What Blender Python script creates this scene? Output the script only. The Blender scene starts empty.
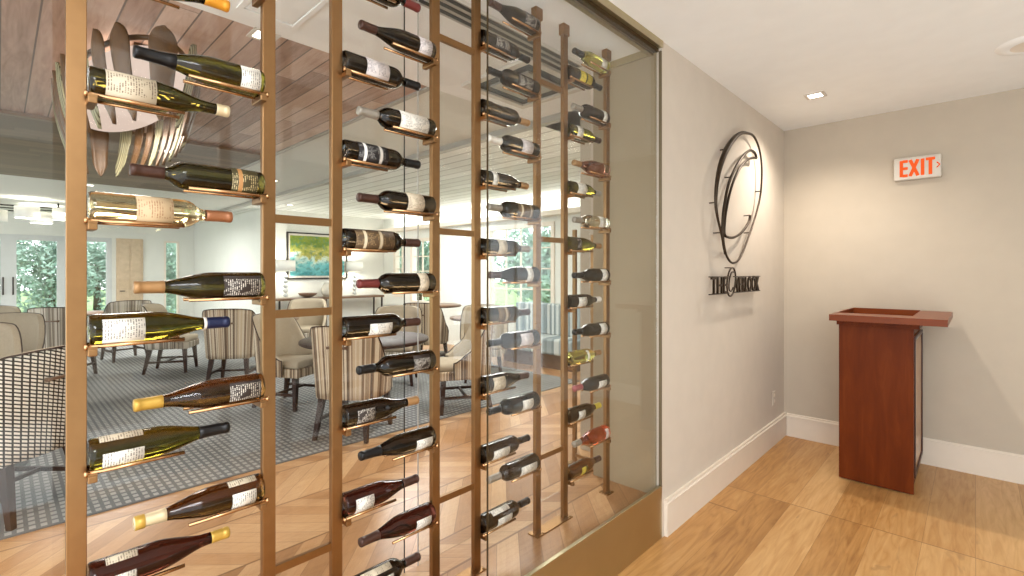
import bpy, bmesh, math, random
from mathutils import Vector, Matrix
random.seed(7)
PI = math.pi
scene = bpy.context.scene
COL = scene.collection
sin, cos = math.sin, math.cos

# ------------------------------------------------------------------ materials
def new_mat(name):
    m = bpy.data.materials.new(name); m.use_nodes = True
    nt = m.node_tree; nt.nodes.clear()
    out = nt.nodes.new('ShaderNodeOutputMaterial')
    return m, nt, out

class NB:
    """small node builder"""
    def __init__(s, nt): s.nt = nt
    def n(s, t, **kw):
        nd = s.nt.nodes.new(t)
        for k, v in kw.items(): setattr(nd, k, v)
        return nd
    def link(s, a, b): s.nt.links.new(a, b)
    def put(s, sock, v):
        if hasattr(v, 'is_output'): s.nt.links.new(v, sock)
        else: sock.default_value = v
    def m(s, op, a, b=0.0, c=0.0):
        nd = s.n('ShaderNodeMath', operation=op)
        s.put(nd.inputs[0], a); s.put(nd.inputs[1], b); s.put(nd.inputs[2], c)
        return nd.outputs[0]
    def xyz(s, coord='Object'):
        tc = s.n('ShaderNodeTexCoord'); sp = s.n('ShaderNodeSeparateXYZ')
        s.link(tc.outputs[coord], sp.inputs[0])
        return tc.outputs[coord], sp.outputs[0], sp.outputs[1], sp.outputs[2]
    def comb(s, x, y, z):
        nd = s.n('ShaderNodeCombineXYZ')
        for i, v in enumerate((x, y, z)): s.put(nd.inputs[i], v)
        return nd.outputs[0]
    def noise(s, vec, scale=5, detail=3, rough=.5, dist=0):
        nd = s.n('ShaderNodeTexNoise'); s.put(nd.inputs['Vector'], vec)
        nd.inputs['Scale'].default_value = scale; nd.inputs['Detail'].default_value = detail
        nd.inputs['Roughness'].default_value = rough; nd.inputs['Distortion'].default_value = dist
        return nd.outputs[0]
    def wn(s, vec):
        nd = s.n('ShaderNodeTexWhiteNoise', noise_dimensions='3D'); s.put(nd.inputs['Vector'], vec)
        return nd.outputs['Value']
    def ramp(s, fac, stops, interp='LINEAR'):
        nd = s.n('ShaderNodeValToRGB'); cr = nd.color_ramp; cr.interpolation = interp
        while len(cr.elements) < len(stops): cr.elements.new(.5)
        for e, (p, c) in zip(cr.elements, stops): e.position = p; e.color = (*c, 1)
        s.put(nd.inputs[0], fac); return nd.outputs[0]
    def mix(s, fac, a, b, mode='MIX'):
        nd = s.n('ShaderNodeMix', data_type='RGBA', blend_type=mode)
        s.put(nd.inputs[0], fac)
        for sock, v in ((nd.inputs[6], a), (nd.inputs[7], b)):
            s.put(sock, v if hasattr(v, 'is_output') else (*v, 1))
        return nd.outputs[2]
    def bsdf(s, out, color, rough=.5, metal=0, spec=.5, bump=None, bstr=.2, bdist=.002, **kw):
        p = s.n('ShaderNodeBsdfPrincipled')
        s.put(p.inputs['Base Color'], color if hasattr(color, 'is_output') else (*color, 1))
        s.put(p.inputs['Roughness'], rough); s.put(p.inputs['Metallic'], metal)
        p.inputs['Specular IOR Level'].default_value = spec
        for k, v in kw.items():
            s.put(p.inputs[k.replace('_', ' ')], v)
        if bump is not None:
            b = s.n('ShaderNodeBump'); b.inputs['Strength'].default_value = bstr; b.inputs['Distance'].default_value = bdist
            s.link(bump, b.inputs['Height']); s.link(b.outputs[0], p.inputs['Normal'])
        s.link(p.outputs[0], out.inputs[0]); return p

def srgb(r, g, b):
    f = lambda c: (c/255/12.92 if c/255 <= .04045 else ((c/255+.055)/1.055)**2.4)
    return (f(r), f(g), f(b))

def plain(name, col, rough=.5, metal=0, spec=.5, var=.06, scale=8, **kw):
    m, nt, out = new_mat(name); b = NB(nt)
    co, *_ = b.xyz()
    f = b.noise(co, scale, 3)
    d = tuple(c*(1-var) for c in col); l = tuple(min(1, c*(1+var)) for c in col)
    c = b.ramp(f, [(.3, d), (.7, l)])
    b.bsdf(out, c, rough, metal, spec, **kw)
    return m

def glow(name, col, strength):
    m, nt, out = new_mat(name); b = NB(nt)
    e = b.n('ShaderNodeEmission'); e.inputs[0].default_value = (*col, 1); e.inputs[1].default_value = strength
    b.link(e.outputs[0], out.inputs[0]); return m

def planks(name, stops, width, length, along='x', groove=.03, groovecol=(.02, .015, .01), rough=.5, grain=.5, chevron=0, spec=.4, knots=0, rings=0, seam=None):
    """boards running along an axis, or a chevron parquet of columns `chevron` wide"""
    m, nt, out = new_mat(name); b = NB(nt)
    co, x, y, z = b.xyz()
    u, v = (x, y) if along == 'x' else (y, x)
    if chevron:
        cw = b.m('DIVIDE', v, chevron); ci = b.m('FLOOR', cw); fr = b.m('SUBTRACT', cw, ci)
        tri = b.m('MULTIPLY', b.m('ABSOLUTE', b.m('SUBTRACT', fr, .5)), chevron)
        w = b.m('DIVIDE', b.m('ADD', u, tri), width*1.414)
        bi = b.m('FLOOR', w); bf = b.m('SUBTRACT', w, bi)
        half = b.m('ADD', b.m('MULTIPLY', ci, 2), b.m('GREATER_THAN', fr, .5))
        rnd = b.wn(b.comb(bi, half, 1.7))
        sgn = b.m('SUBTRACT', b.m('MULTIPLY', b.m('GREATER_THAN', fr, .5), 2), 1)
        ga = b.m('SUBTRACT', b.m('MULTIPLY', u, sgn), v); gb = b.m('ADD', u, b.m('MULTIPLY', v, sgn))
        gv = b.comb(b.m('MULTIPLY', ga, 2.2), b.m('MULTIPLY', gb, 24), b.m('MULTIPLY', rnd, 9))
        e1 = b.m('LESS_THAN', bf, groove)
        e2 = b.m('LESS_THAN', b.m('ABSOLUTE', b.m('SUBTRACT', b.m('ABSOLUTE', b.m('SUBTRACT', fr, .5)), .5)), .006)
        e3 = b.m('LESS_THAN', b.m('ABSOLUTE', b.m('SUBTRACT', fr, .5)), .006)
        edge = b.m('MAXIMUM', e1, b.m('MAXIMUM', e2, e3))
    else:
        w = b.m('DIVIDE', v, width); bi = b.m('FLOOR', w); bf = b.m('SUBTRACT', w, bi)
        off = b.m('MULTIPLY', b.wn(b.comb(bi, 3.3, .5)), length)
        l = b.m('DIVIDE', b.m('ADD', u, off), length); li = b.m('FLOOR', l); lf = b.m('SUBTRACT', l, li)
        rnd = b.wn(b.comb(bi, li if seam is None else b.m('ADD', li, b.m('MULTIPLY', b.m('GREATER_THAN', u, seam), 17)), 1.7))
        gv = b.comb(b.m('MULTIPLY', u, 1.6), b.m('MULTIPLY', v, 16), b.m('MULTIPLY', rnd, 9))
        edge = b.m('MAXIMUM', b.m('LESS_THAN', bf, groove), b.m('LESS_THAN', lf, .002))
        if seam is not None: edge = b.m('MAXIMUM', edge, b.m('LESS_THAN', b.m('ABSOLUTE', b.m('SUBTRACT', u, seam)), .004))
    g = b.noise(gv, 1.6, 6, .6, 1.2)
    if rings:
        lo = b.noise(b.comb(b.m('MULTIPLY', u, .9), b.m('MULTIPLY', v, 7), b.m('MULTIPLY', rnd, 31)), 1.3, 2, .4, .6)
        rg = b.m('ABSOLUTE', b.m('SINE', b.m('MULTIPLY', lo, 26)))
        g = b.m('ADD', b.m('MULTIPLY', g, 1-rings), b.m('MULTIPLY', b.m('POWER', rg, .6), rings))
    fac = b.m('ADD', b.m('MULTIPLY', rnd, 1-grain), b.m('MULTIPLY', g, grain))
    c = b.ramp(fac, stops)
    if knots:
        k = b.noise(b.comb(b.m('MULTIPLY', u, 1.1), b.m('MULTIPLY', v, 3.2), rnd), 2.1, 3, .5, 1.5)
        kf = b.ramp(k, [(.66, (0, 0, 0)), (.78, (1, 1, 1))])
        c = b.mix(b.m('MULTIPLY', kf, knots), c, (.12, .055, .02))
    c = b.mix(b.m('MULTIPLY', edge, .75), c, groovecol)
    b.bsdf(out, c, rough, 0, spec, bump=b.m('SUBTRACT', b.m('MULTIPLY', g, .3), edge), bstr=.25, bdist=.002)
    return m

def stripes(name, cols, freq=22, rough=.85, hound=False, axis=None):
    """woven fabric: stripes round the chair (or along an axis)"""
    m, nt, out = new_mat(name); b = NB(nt)
    co, x, y, z = b.xyz()
    if axis == 'x': a = x
    elif axis == 'y': a = y
    else: a = b.m('MULTIPLY', b.m('ARCTAN2', x, b.m('MULTIPLY', y, -1)), .3)
    t = b.m('MULTIPLY', a, freq)
    if hound:
        u = b.m('MULTIPLY', a, 32); fu = b.m('FRACT', u); iu = b.m('FLOOR', u)
        ph = b.m('MULTIPLY', b.m('FRACT', b.m('MULTIPLY', iu, .5)), 1.0)
        vv = b.m('FRACT', b.m('ADD', b.m('ADD', b.m('MULTIPLY', z, 45), b.m('MULTIPLY', fu, .6)), ph))
        on = b.m('MAXIMUM', b.m('LESS_THAN', fu, .26), b.m('LESS_THAN', vv, .4))
        c = b.mix(on, cols[0], cols[1])
    else:
        i = b.m('FLOOR', t); r = b.wn(b.comb(i, 4.2, 1.1))
        n = len(cols)
        c = b.ramp(r, [(k/n, cols[k]) for k in range(n)], 'CONSTANT')
        wv = b.m('FRACT', b.m('MULTIPLY', z, 110))
        c = b.mix(b.m('MULTIPLY', b.m('LESS_THAN', wv, .4), .22), c, cols[1])
    b.bsdf(out, c, rough, 0, .2)
    return m

def glass_pane(name, tint=(.97, .98, .97), ior=1.45):
    m, nt, out = new_mat(name); b = NB(nt)
    tr = b.n('ShaderNodeBsdfTransparent'); tr.inputs[0].default_value = (*tint, 1)
    gl = b.n('ShaderNodeBsdfGlossy'); gl.inputs['Roughness'].default_value = 0.0
    lw = b.n('ShaderNodeLayerWeight'); lw.inputs[0].default_value = .5
    f0 = ((ior-1)/(ior+1))**2
    fr = b.m('ADD', b.m('MULTIPLY', b.m('POWER', lw.outputs['Facing'], 5), 1-f0), f0)
    mx = b.n('ShaderNodeMixShader')
    b.link(fr, mx.inputs[0]); b.link(tr.outputs[0], mx.inputs[1]); b.link(gl.outputs[0], mx.inputs[2])
    b.link(mx.outputs[0], out.inputs[0]); return m

def bottle_glass(name, col, ior=1.36, rough=.03, trans=1.0):
    m, nt, out = new_mat(name); b = NB(nt)
    b.bsdf(out, col, rough, 0, .5, Transmission_Weight=trans, IOR=ior)
    return m

def label_paper(name, paper, ink, band=None):
    m, nt, out = new_mat(name); b = NB(nt)
    co, x, y, z = b.xyz()
    th = b.m('ARCTAN2', y, x)
    row = b.m('DIVIDE', z, .0052); ri = b.m('FLOOR', row); rf = b.m('SUBTRACT', row, ri)
    word = b.noise(b.comb(b.m('MULTIPLY', th, 9), b.m('MULTIPLY', ri, 7.3), 0), 1.6, 2)
    on = b.m('MULTIPLY', b.m('LESS_THAN', rf, .5), b.m('GREATER_THAN', word, .47))
    on = b.m('MULTIPLY', on, b.m('LESS_THAN', b.m('ABSOLUTE', b.m('ADD', th, .1)), .62))
    blk = b.noise(b.comb(b.m('MULTIPLY', th, 1.2), b.m('MULTIPLY', z, 40), 3), 1.3, 1)
    on = b.m('MULTIPLY', on, b.m('GREATER_THAN', blk, .42))
    c = b.mix(b.m('MULTIPLY', on, .8), paper, ink)
    if band:
        c = b.mix(b.m('LESS_THAN', b.m('FRACT', b.m('MULTIPLY', z, 17)), .18), c, band)
    b.bsdf(out, c, .6, 0, .3)
    return m

M = {}
M['wall'] = plain('wall_paint', srgb(207, 196, 182), .75, spec=.2, var=.02)
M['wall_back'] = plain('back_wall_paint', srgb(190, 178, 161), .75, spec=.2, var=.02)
M['wall_dining'] = plain('dining_wall_paint', srgb(222, 222, 214), .8, spec=.2, var=.02)
M['ceiling'] = plain('ceiling_paint', srgb(240, 240, 238), .85, spec=.15, var=.015)
M['trim'] = plain('white_trim_paint', srgb(226, 214, 198), .4, var=.02)
M['oak'] = planks('oak_floor_boards', [(.2, srgb(132, 86, 42)), (.5, srgb(184, 136, 80)), (.82, srgb(214, 172, 118))], .21, 7.0, 'y', groove=.008, groovecol=srgb(130, 90, 50), rough=.36, grain=.66, knots=.5, rings=.14, seam=3.42)
M['parquet'] = planks('oak_chevron_parquet', [(.15, srgb(140, 98, 62)), (.5, srgb(176, 130, 88)), (.85, srgb(206, 166, 124))], .10, 1, 'y', groove=.025, groovecol=srgb(110, 72, 40), rough=.3, grain=.45, rings=.2, chevron=1.05)
M['cedar'] = planks('brown_board_ceiling', [(.2, srgb(130, 98, 80)), (.5, srgb(178, 146, 128)), (.85, srgb(210, 184, 166))], .135, 2.6, 'x', groove=.06, groovecol=(.01, .007, .005), rough=.45, grain=.62, rings=.12)
M['cedar_dark'] = planks('dark_board_ceiling', [(.1, srgb(84, 66, 48)), (.9, srgb(132, 110, 88))], .135, 2.6, 'y', groove=.03, groovecol=(.03, .02, .015), rough=.55, grain=.6)
M['whiteboard'] = planks('white_board_ceiling', [(.1, srgb(222, 224, 216)), (.9, srgb(240, 241, 236))], .2, 6, 'x', groove=.09, groovecol=srgb(132, 130, 120), rough=.6, grain=.3)
M['brass'] = plain('satin_brass', srgb(148, 113, 76), .36, 1.0, var=.04, scale=30)
M['brass_rod'] = plain('polished_brass_rod', srgb(196, 154, 112), .25, 1.0, var=.03, scale=30)
M['bronze'] = plain('brushed_bronze', srgb(188, 176, 144), .33, 1.0, var=.06, scale=3)
M['bronze_dark'] = plain('dark_groove', srgb(84, 68, 44), .4, .8)
M['black_metal'] = plain('blackened_metal', srgb(62, 50, 38), .4, .7)
M['dark_metal'] = plain('dark_metal', srgb(40, 38, 36), .4, .6)
M['cherry'] = None
M['walnut'] = plain('dark_walnut', srgb(50, 30, 21), .5, spec=.25, var=.25, scale=14)
M['walnut_mid'] = plain('brown_table_wood', srgb(104, 76, 54), .35, var=.2, scale=10)
M['tan_fabric'] = plain('tan_upholstery', srgb(172, 158, 136), .85, spec=.2, var=.05, scale=60)
M['white_fabric'] = plain('pale_linen', srgb(222, 216, 202), .85, spec=.2, var=.04, scale=60)
M['stripe'] = stripes('brown_striped_fabric', [srgb(124, 100, 78), srgb(204, 188, 164), srgb(158, 136, 112), srgb(92, 70, 54), srgb(190, 168, 140)], 105)
M['stripe_grey'] = stripes('grey_striped_fabric', [srgb(150, 140, 126), srgb(206, 196, 180), srgb(118, 106, 92), srgb(180, 168, 150)], 80)
M['hound'] = stripes('black_and_white_woven_fabric', [srgb(224, 216, 204), srgb(40, 32, 28)], hound=True)
M['banquette'] = stripes('blue_grey_striped_fabric', [srgb(150, 164, 168), srgb(206, 212, 210), srgb(120, 136, 142)], 22, axis='x')
M['taupe'] = plain('taupe_end_panel', srgb(158, 142, 116), .6, spec=.3, var=.02)
M['clear'] = glass_pane('clear_glass')
M['frontglass'] = glass_pane('reflective_front_glass', (.975, .98, .975), 1.42)
M['winglass'] = glass_pane('window_glass', (.98, .99, .99))
M['white'] = plain('white_plastic', srgb(206, 198, 186), .4, var=.01)
M['grey'] = plain('pale_grey_metal', srgb(168, 164, 156), .45, .2, var=.03)
M['red'] = glow('lit_red_letters', srgb(240, 96, 44), 1.0)
M['lamp'] = glow('lamp_glow', (1, .93, .82), 9)
M['diffuser'] = glow('chandelier_diffuser', (1, .76, .64), .75)
M['shade'] = plain('white_lamp_shade', srgb(238, 236, 228), .8, var=.02)
M['bark'] = plain('bark', srgb(92, 76, 60), .9, var=.2)
M['leaf'] = plain('leaf_green', srgb(156, 184, 168), .7, var=.35, scale=3)
M['lawn'] = plain('lawn_green', srgb(140, 168, 110), .9, var=.15, scale=2)
M['leafwood'] = plain('brown_leaf_veneer', srgb(92, 66, 40), .4, var=.2, scale=20)
M['ceramic'] = plain('grey_ceramic', srgb(188, 182, 168), .4, var=.1, scale=20)
M['door_wood'] = plain('light_oak_panel', srgb(196, 172, 142), .5, var=.08, scale=12)

def cherry():
    m, nt, out = new_mat('red_cherry_wood'); b = NB(nt)
    co, x, y, z = b.xyz()
    g = b.noise(b.comb(b.m('MULTIPLY', x, 9), b.m('MULTIPLY', y, 9), b.m('MULTIPLY', z, 1.3)), 2.2, 5, .55, .6)
    c = b.ramp(g, [(.25, srgb(88, 36, 9)), (.55, srgb(102, 44, 12)), (.8, srgb(114, 54, 18))])
    b.bsdf(out, c, .42, 0, .1); return m
M['cherry'] = cherry()

def carpet():
    m, nt, out = new_mat('grey_check_carpet'); b = NB(nt)
    co, x, y, z = b.xyz()
    u = b.m('DIVIDE', x, .07); iu = b.m('FLOOR', u); fu = b.m('SUBTRACT', u, iu)
    v = b.m('DIVIDE', y, .048); iv = b.m('FLOOR', v); fv = b.m('SUBTRACT', v, iv)
    r = b.wn(b.comb(iu, iv, .3))
    tile = b.m('MULTIPLY', b.m('GREATER_THAN', fu, .34), b.m('GREATER_THAN', fv, .42))
    alt = b.m('ADD', .75, b.m('MULTIPLY', r, .25))
    pile = b.noise(co, 240, 2)
    fac = b.m('MULTIPLY', tile, alt)
    c = b.mix(fac, srgb(112, 113, 113), srgb(170, 169, 165))
    c = b.mix(b.m('MULTIPLY', pile, .3), c, srgb(110, 110, 110))
    b.bsdf(out, c, .95, 0, .1, bump=pile, bstr=.3, bdist=.004); return m
M['carpet'] = carpet()

def painting_mat():
    m, nt, out = new_mat('abstract_landscape_paint'); b = NB(nt)
    co, x, y, z = b.xyz()
    n1 = b.noise(b.comb(0, b.m('MULTIPLY', y, 2.2), b.m('MULTIPLY', z, 3.0)), 1.6, 5, .62, .8)
    hh = b.m('ADD', b.m('MULTIPLY', b.m('SUBTRACT', z, 1.35), 1.05), b.m('MULTIPLY', b.m('SUBTRACT', n1, .5), .9))
    c = b.ramp(hh, [(.05, srgb(40, 128, 134)), (.28, srgb(110, 186, 188)), (.42, srgb(196, 216, 204)), (.52, srgb(176, 170, 84)), (.74, srgb(84, 112, 40)), (.95, srgb(130, 138, 44))])
    n2 = b.noise(b.comb(0, y, z), 14, 3, .6)
    c = b.mix(b.m('MULTIPLY', b.m('GREATER_THAN', n2, .56), .5), c, srgb(60, 110, 100))
    b.bsdf(out, c, .5, 0, .3); return m
M['painting'] = painting_mat()

def leaf_striped():
    m, nt, out = new_mat('pale_striped_veneer'); b = NB(nt)
    co, x, y, z = b.xyz()
    f = b.m('FRACT', b.m('MULTIPLY', x, 60))
    c = b.mix(b.m('LESS_THAN', f, .35), srgb(158, 154, 124), srgb(92, 84, 60))
    b.bsdf(out, c, .5, 0, .3); return m
M['leafpale'] = leaf_striped()

# bottle colours
G = {
 'dark':  bottle_glass('dark_bottle_glass', (.034, .022, .011)),
 'moss':  bottle_glass('dark_olive_bottle_glass', (.085, .066, .013)),
 'olive': bottle_glass('olive_bottle_glass', (.125, .10, .012)),
 'brown': bottle_glass('brown_bottle_glass', (.15, .068, .018)),
 'red':   bottle_glass('red_brown_bottle_glass', (.08, .02, .012)),
 'gold':  bottle_glass('clear_bottle_with_golden_wine', (.86, .72, .42), 1.40),
 'lime':  bottle_glass('yellow_green_bottle_glass', (.66, .62, .18)),
 'clear': bottle_glass('clear_bottle_glass', (.84, .8, .66), 1.40),
 'rose':  bottle_glass('rose_bottle_glass', (.42, .17, .11)),
 'amber': bottle_glass('red_rose_wine_glass', (.62, .11, .04)),
}
def foil(name, c, metal=.35, rough=.38): return plain('foil_'+name, srgb(*c), rough, metal, var=.04, scale=40)
F = {'black': foil('black', (24, 22, 22)), 'navy': foil('navy', (26, 34, 66)), 'cream': foil('cream', (214, 196, 158)),
     'copper': foil('copper', (150, 96, 62)), 'gold': foil('gold', (190, 150, 64)), 'tan': foil('tan', (160, 120, 76)),
     'brown': foil('brown', (70, 44, 34)), 'wine': foil('wine_red', (112, 48, 44)), 'silver': foil('silver', (152, 144, 132)),
     'orange': foil('orange', (214, 146, 42)), 'white': foil('white', (222, 214, 202), .05), 'rose': foil('rose', (160, 82, 84)),
     'yellow': foil('yellow', (206, 186, 70)), 'green': foil('green', (60, 74, 40))}
L = {'white': label_paper('white_label', srgb(222, 216, 204), srgb(96, 88, 84)),
     'cream': label_paper('cream_label', srgb(202, 187, 162), srgb(92, 72, 58)),
     'lilac': label_paper('pale_grey_label', srgb(206, 196, 192), srgb(80, 70, 74)),
     'peach': label_paper('peach_label', srgb(196, 170, 134), srgb(150, 104, 70)),
     'dark': label_paper('dark_label', srgb(52, 42, 36), srgb(214, 204, 190)),
     'black': label_paper('black_banded_label', srgb(36, 32, 32), srgb(150, 146, 140), srgb(220, 216, 208)),
     'olive': label_paper('dark_olive_label', srgb(70, 62, 36), srgb(206, 186, 140), srgb(168, 120, 70)),
     'bronze': label_paper('brown_label', srgb(86, 66, 44), srgb(160, 132, 92), srgb(196, 180, 150)),
     'yellow': label_paper('yellow_label', srgb(206, 184, 70), srgb(50, 60, 30), srgb(40, 52, 30))}

# ------------------------------------------------------------------ mesh helpers
def mk(name, bm, mats, parent=None, smooth=False, loc=None):
    me = bpy.data.meshes.new(name)
    bm.normal_update(); bm.to_mesh(me); bm.free()
    if not isinstance(mats, (list, tuple)): mats = [mats]
    for m in mats: me.materials.append(m)
    if smooth:
        for p in me.polygons: p.use_smooth = True
    return link(name, me, parent, loc)

def link(name, me, parent=None, loc=None):
    o = bpy.data.objects.new(name, me); COL.objects.link(o)
    if parent is not None: o.parent = parent
    if loc is not None: o.location = loc
    return o

def thing(name, label, cat, loc=(0, 0, 0), rz=0, group=None):
    o = bpy.data.objects.new(name, None); COL.objects.link(o)
    o.empty_display_size = .1
    o.location = loc; o.rotation_euler = (0, 0, rz)
    tag(o, label, cat, group); return o

def tag(o, label, cat, group=None):
    o['label'] = label; o['category'] = cat
    if group: o['group'] = group
    return o

def struct(o, label=None):
    o['kind'] = 'structure'
    if label: o['label'] = label
    return o

def box(bm, x0, x1, y0, y1, z0, z1, bev=0, mi=0, mat=None):
    r = bmesh.ops.create_cube(bm, size=1)
    vs = r['verts']
    T = Matrix.Translation(((x0+x1)/2, (y0+y1)/2, (z0+z1)/2)) @ Matrix.Diagonal((abs(x1-x0), abs(y1-y0), abs(z1-z0), 1))
    bmesh.ops.transform(bm, matrix=T if mat is None else mat @ T, verts=vs)
    fs = list({f for v in vs for f in v.link_faces})
    for f in fs: f.material_index = mi
    if bev:
        es = list({e for v in vs for e in v.link_edges})
        bmesh.ops.bevel(bm, geom=es, offset=bev, segments=2, profile=.5, affect='EDGES')
    return bm

def Bx(*a, **k): return box(bmesh.new(), *a, **k)

def lathe(bm, prof, n=24, mi=0, mat=None, close=True):
    """profile of (r, z); r==0 ends make caps"""
    rings = []
    for r, z in prof:
        if r <= 1e-6: rings.append([bm.verts.new((0, 0, z))])
        else: rings.append([bm.verts.new((r*cos(2*PI*k/n), r*sin(2*PI*k/n), z)) for k in range(n)])
    fs = []
    for a, c in zip(rings, rings[1:]):
        for k in range(n):
            k2 = (k+1) % n
            if len(a) == 1 and len(c) == 1: continue
            if len(a) == 1: f = bm.faces.new((a[0], c[k2], c[k]))
            elif len(c) == 1: f = bm.faces.new((a[k], a[k2], c[0]))
            else: f = bm.faces.new((a[k], a[k2], c[k2], c[k]))
            f.material_index = mi; f.smooth = True; fs.append(f)
    if mat is not None:
        bmesh.ops.transform(bm, matrix=mat, verts=[v for r in rings for v in r])
    return bm

def tube(bm, pts, r, n=8, closed=False, rads=None, mi=0):
    pts = [Vector(p) for p in pts]; N = len(pts); rings = []
    up = None
    for i, p in enumerate(pts):
        a = pts[i-1] if (i > 0 or closed) else p
        c = pts[(i+1) % N] if (i < N-1 or closed) else p
        t = (c-a).normalized()
        if up is None:
            up = Vector((0, 0, 1)) if abs(t.z) < .9 else Vector((1, 0, 0))
        s = t.cross(up).normalized(); up = s.cross(t).normalized()
        rr = rads[i] if rads else r
        rings.append([bm.verts.new(p + s*rr*cos(2*PI*k/n) + up*rr*sin(2*PI*k/n)) for k in range(n)])
    rng = range(N) if closed else range(N-1)
    for i in rng:
        A, C = rings[i], rings[(i+1) % N]
        for k in range(n):
            f = bm.faces.new((A[k], A[(k+1) % n], C[(k+1) % n], C[k])); f.smooth = True; f.material_index = mi
    if not closed:
        bm.faces.new(rings[0][::-1]).material_index = mi; bm.faces.new(rings[-1]).material_index = mi
    return bm

def spline(pts, k=6, closed=False):
    """Catmull-Rom through points"""
    P = [Vector(p) for p in pts]; n = len(P); out = []
    rng = range(n) if closed else range(n-1)
    for i in rng:
        p0 = P[(i-1) % n] if (closed or i > 0) else P[i]
        p1, p2 = P[i], P[(i+1) % n]
        p3 = P[(i+2) % n] if (closed or i < n-2) else p2
        for j in range(k):
            t = j/k
            out.append(.5*((2*p1)+(-p0+p2)*t+(2*p0-5*p1+4*p2-p3)*t*t+(-p0+3*p1-3*p2+p3)*t**3))
    if not closed: out.append(P[-1])
    return out

def text_mesh(body, size, extrude=.004, align='LEFT', sx=1.0):
    cu = bpy.data.curves.new('lettering', 'FONT'); cu.body = body; cu.size = size; cu.extrude = extrude; cu.align_x = align
    o = bpy.data.objects.new('lettering', cu); COL.objects.link(o)
    dg = bpy.context.evaluated_depsgraph_get()
    me = bpy.data.meshes.new_from_object(o.evaluated_get(dg))
    bpy.data.objects.remove(o)
    bm = bmesh.new(); bm.from_mesh(me); bpy.data.meshes.remove(me)
    return bm

# ------------------------------------------------------------------ setting
XW, YB, ZC = -1.244, 4.85, 2.72      # logo wall face, end wall face, ceiling
XR = -1.69                            # rear glass of the wine display
struct(mk('floor_lobby', Bx(XW, .85, -.25, YB, -.1, 0), M['oak']))
bm = Bx(.85, 3.2, -1.8, YB, -.1, 0); box(bm, XW, .85, -1.8, -.25, -.1, 0)
struct(mk('floor_bounce', bm, plain('pale_bounce_floor', srgb(236, 236, 232), .5, var=.03)))  # unseen pale floor, added to bounce neutral light onto the ceiling
struct(mk('floor_dining', Bx(-15.2, XW, -4, 6.5, -.1, 0), M['parquet']))
bm = Bx(-14.9, -3.83, -4, 3.5, 0, .008); box(bm, -9.7, -3.83, 3.5, 5.35, 0, .008)
o = mk('carpet', bm, M['carpet']); tag(o, 'grey small-check carpet under the dining tables and chairs', 'carpet')
struct(mk('floor_display', Bx(-1.70, -1.265, -1.5, 2.5, .005, .22), M['parquet']))
# lobby walls
struct(mk('wall_haze_block', Bx(3.2, 3.35, -.4, YB+.15, 0, ZC), M['wall_back']))  # unseen wall, added to keep bright sky haze out of the glass
struct(mk('wall_logo', Bx(XR, XW, 2.50, YB, 0, ZC), M['wall']))
struct(mk('wall_service', Bx(-2.36, XR, 3.3, 6.3, 0, ZC), M['wall_back']))
# baseboards
def baseboard(name, x0, x1, y0, y1, face):
    bm = Bx(x0, x1, y0, y1, 0, .168)
    if face == 'x':
        box(bm, x0, x1+.004, y0, y1, .168, .182); box(bm, x0, x1-.006, y0, y1, .182, .20, )
    else:
        box(bm, x0, x1, y0-.004, y1, .168, .182); box(bm, x0, x1, y0+.006, y1, .182, .20)
    struct(mk(name, bm, M['trim']))
baseboard('baseboard_logo', XW, XW+.02, 2.525, YB, 'x')
baseboard('baseboard_end', XW+.024, 1.44, YB-.02, YB, 'y')
# ceilings
struct(mk('ceiling_lobby', Bx(-2.71, 3.2, -1.9, YB+.15, ZC, ZC+.1), M['ceiling']))
struct(mk('ceiling_display', Bx(-1.72, -1.30, -1.5, 2.5, ZC-.025, ZC-.001), M['ceiling']))
struct(mk('ceiling_boards', Bx(-5.5, -2.71, -4, 2.03, ZC, ZC+.1), M['cedar']))
struct(mk('ceiling_boards_dark', Bx(-9.1, -5.5, -4, 2.03, ZC-.001, ZC+.1), M['cedar_dark']))
bm = Bx(-15.2, -2.71, 2.03, 3.1, ZC, ZC+.1); box(bm, -15.2, -9.1, -4, 2.03, ZC, ZC+.1)
struct(mk('ceiling_dining', bm, M['wall_dining']))
struct(mk('ceiling_white_boards', Bx(-15.2, -2.0, 3.1, 6.45, ZC, ZC+.1), M['whiteboard']))
struct(mk('trim_1', Bx(-9.1, -2.71, 2.01, 2.05, ZC-.012, ZC), M['grey']))
struct(mk('trim_2', Bx(-15, -2.36, 3.06, 3.13, ZC-.05, ZC), M['grey']))
struct(mk('trim_3', Bx(-5.53, -5.47, -4, 2.01, ZC-.03, ZC-.001), M['cedar_dark']))

def wall_with_holes(name, axis, pos, a0, a1, holes, m, thick=.15, zt=ZC):
    """axis 'x': wall at x=pos (thickness to -x) along y; axis 'y': wall at y=pos (thickness to +y) along x"""
    bm = bmesh.new()
    def b_(s0, s1, z0, z1):
        if s1-s0 < 1e-4 or z1-z0 < 1e-4: return
        if axis == 'x': box(bm, pos-thick, pos, s0, s1, z0, z1)
        else: box(bm, s0, s1, pos, pos+thick, z0, z1)
    s = a0
    for h0, h1, z0, z1 in sorted(holes):
        b_(s, h0, 0, zt); b_(h0, h1, 0, z0); b_(h0, h1, z1, zt); s = h1
    b_(s, a1, 0, zt)
    return struct(mk(name, bm, m))

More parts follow.
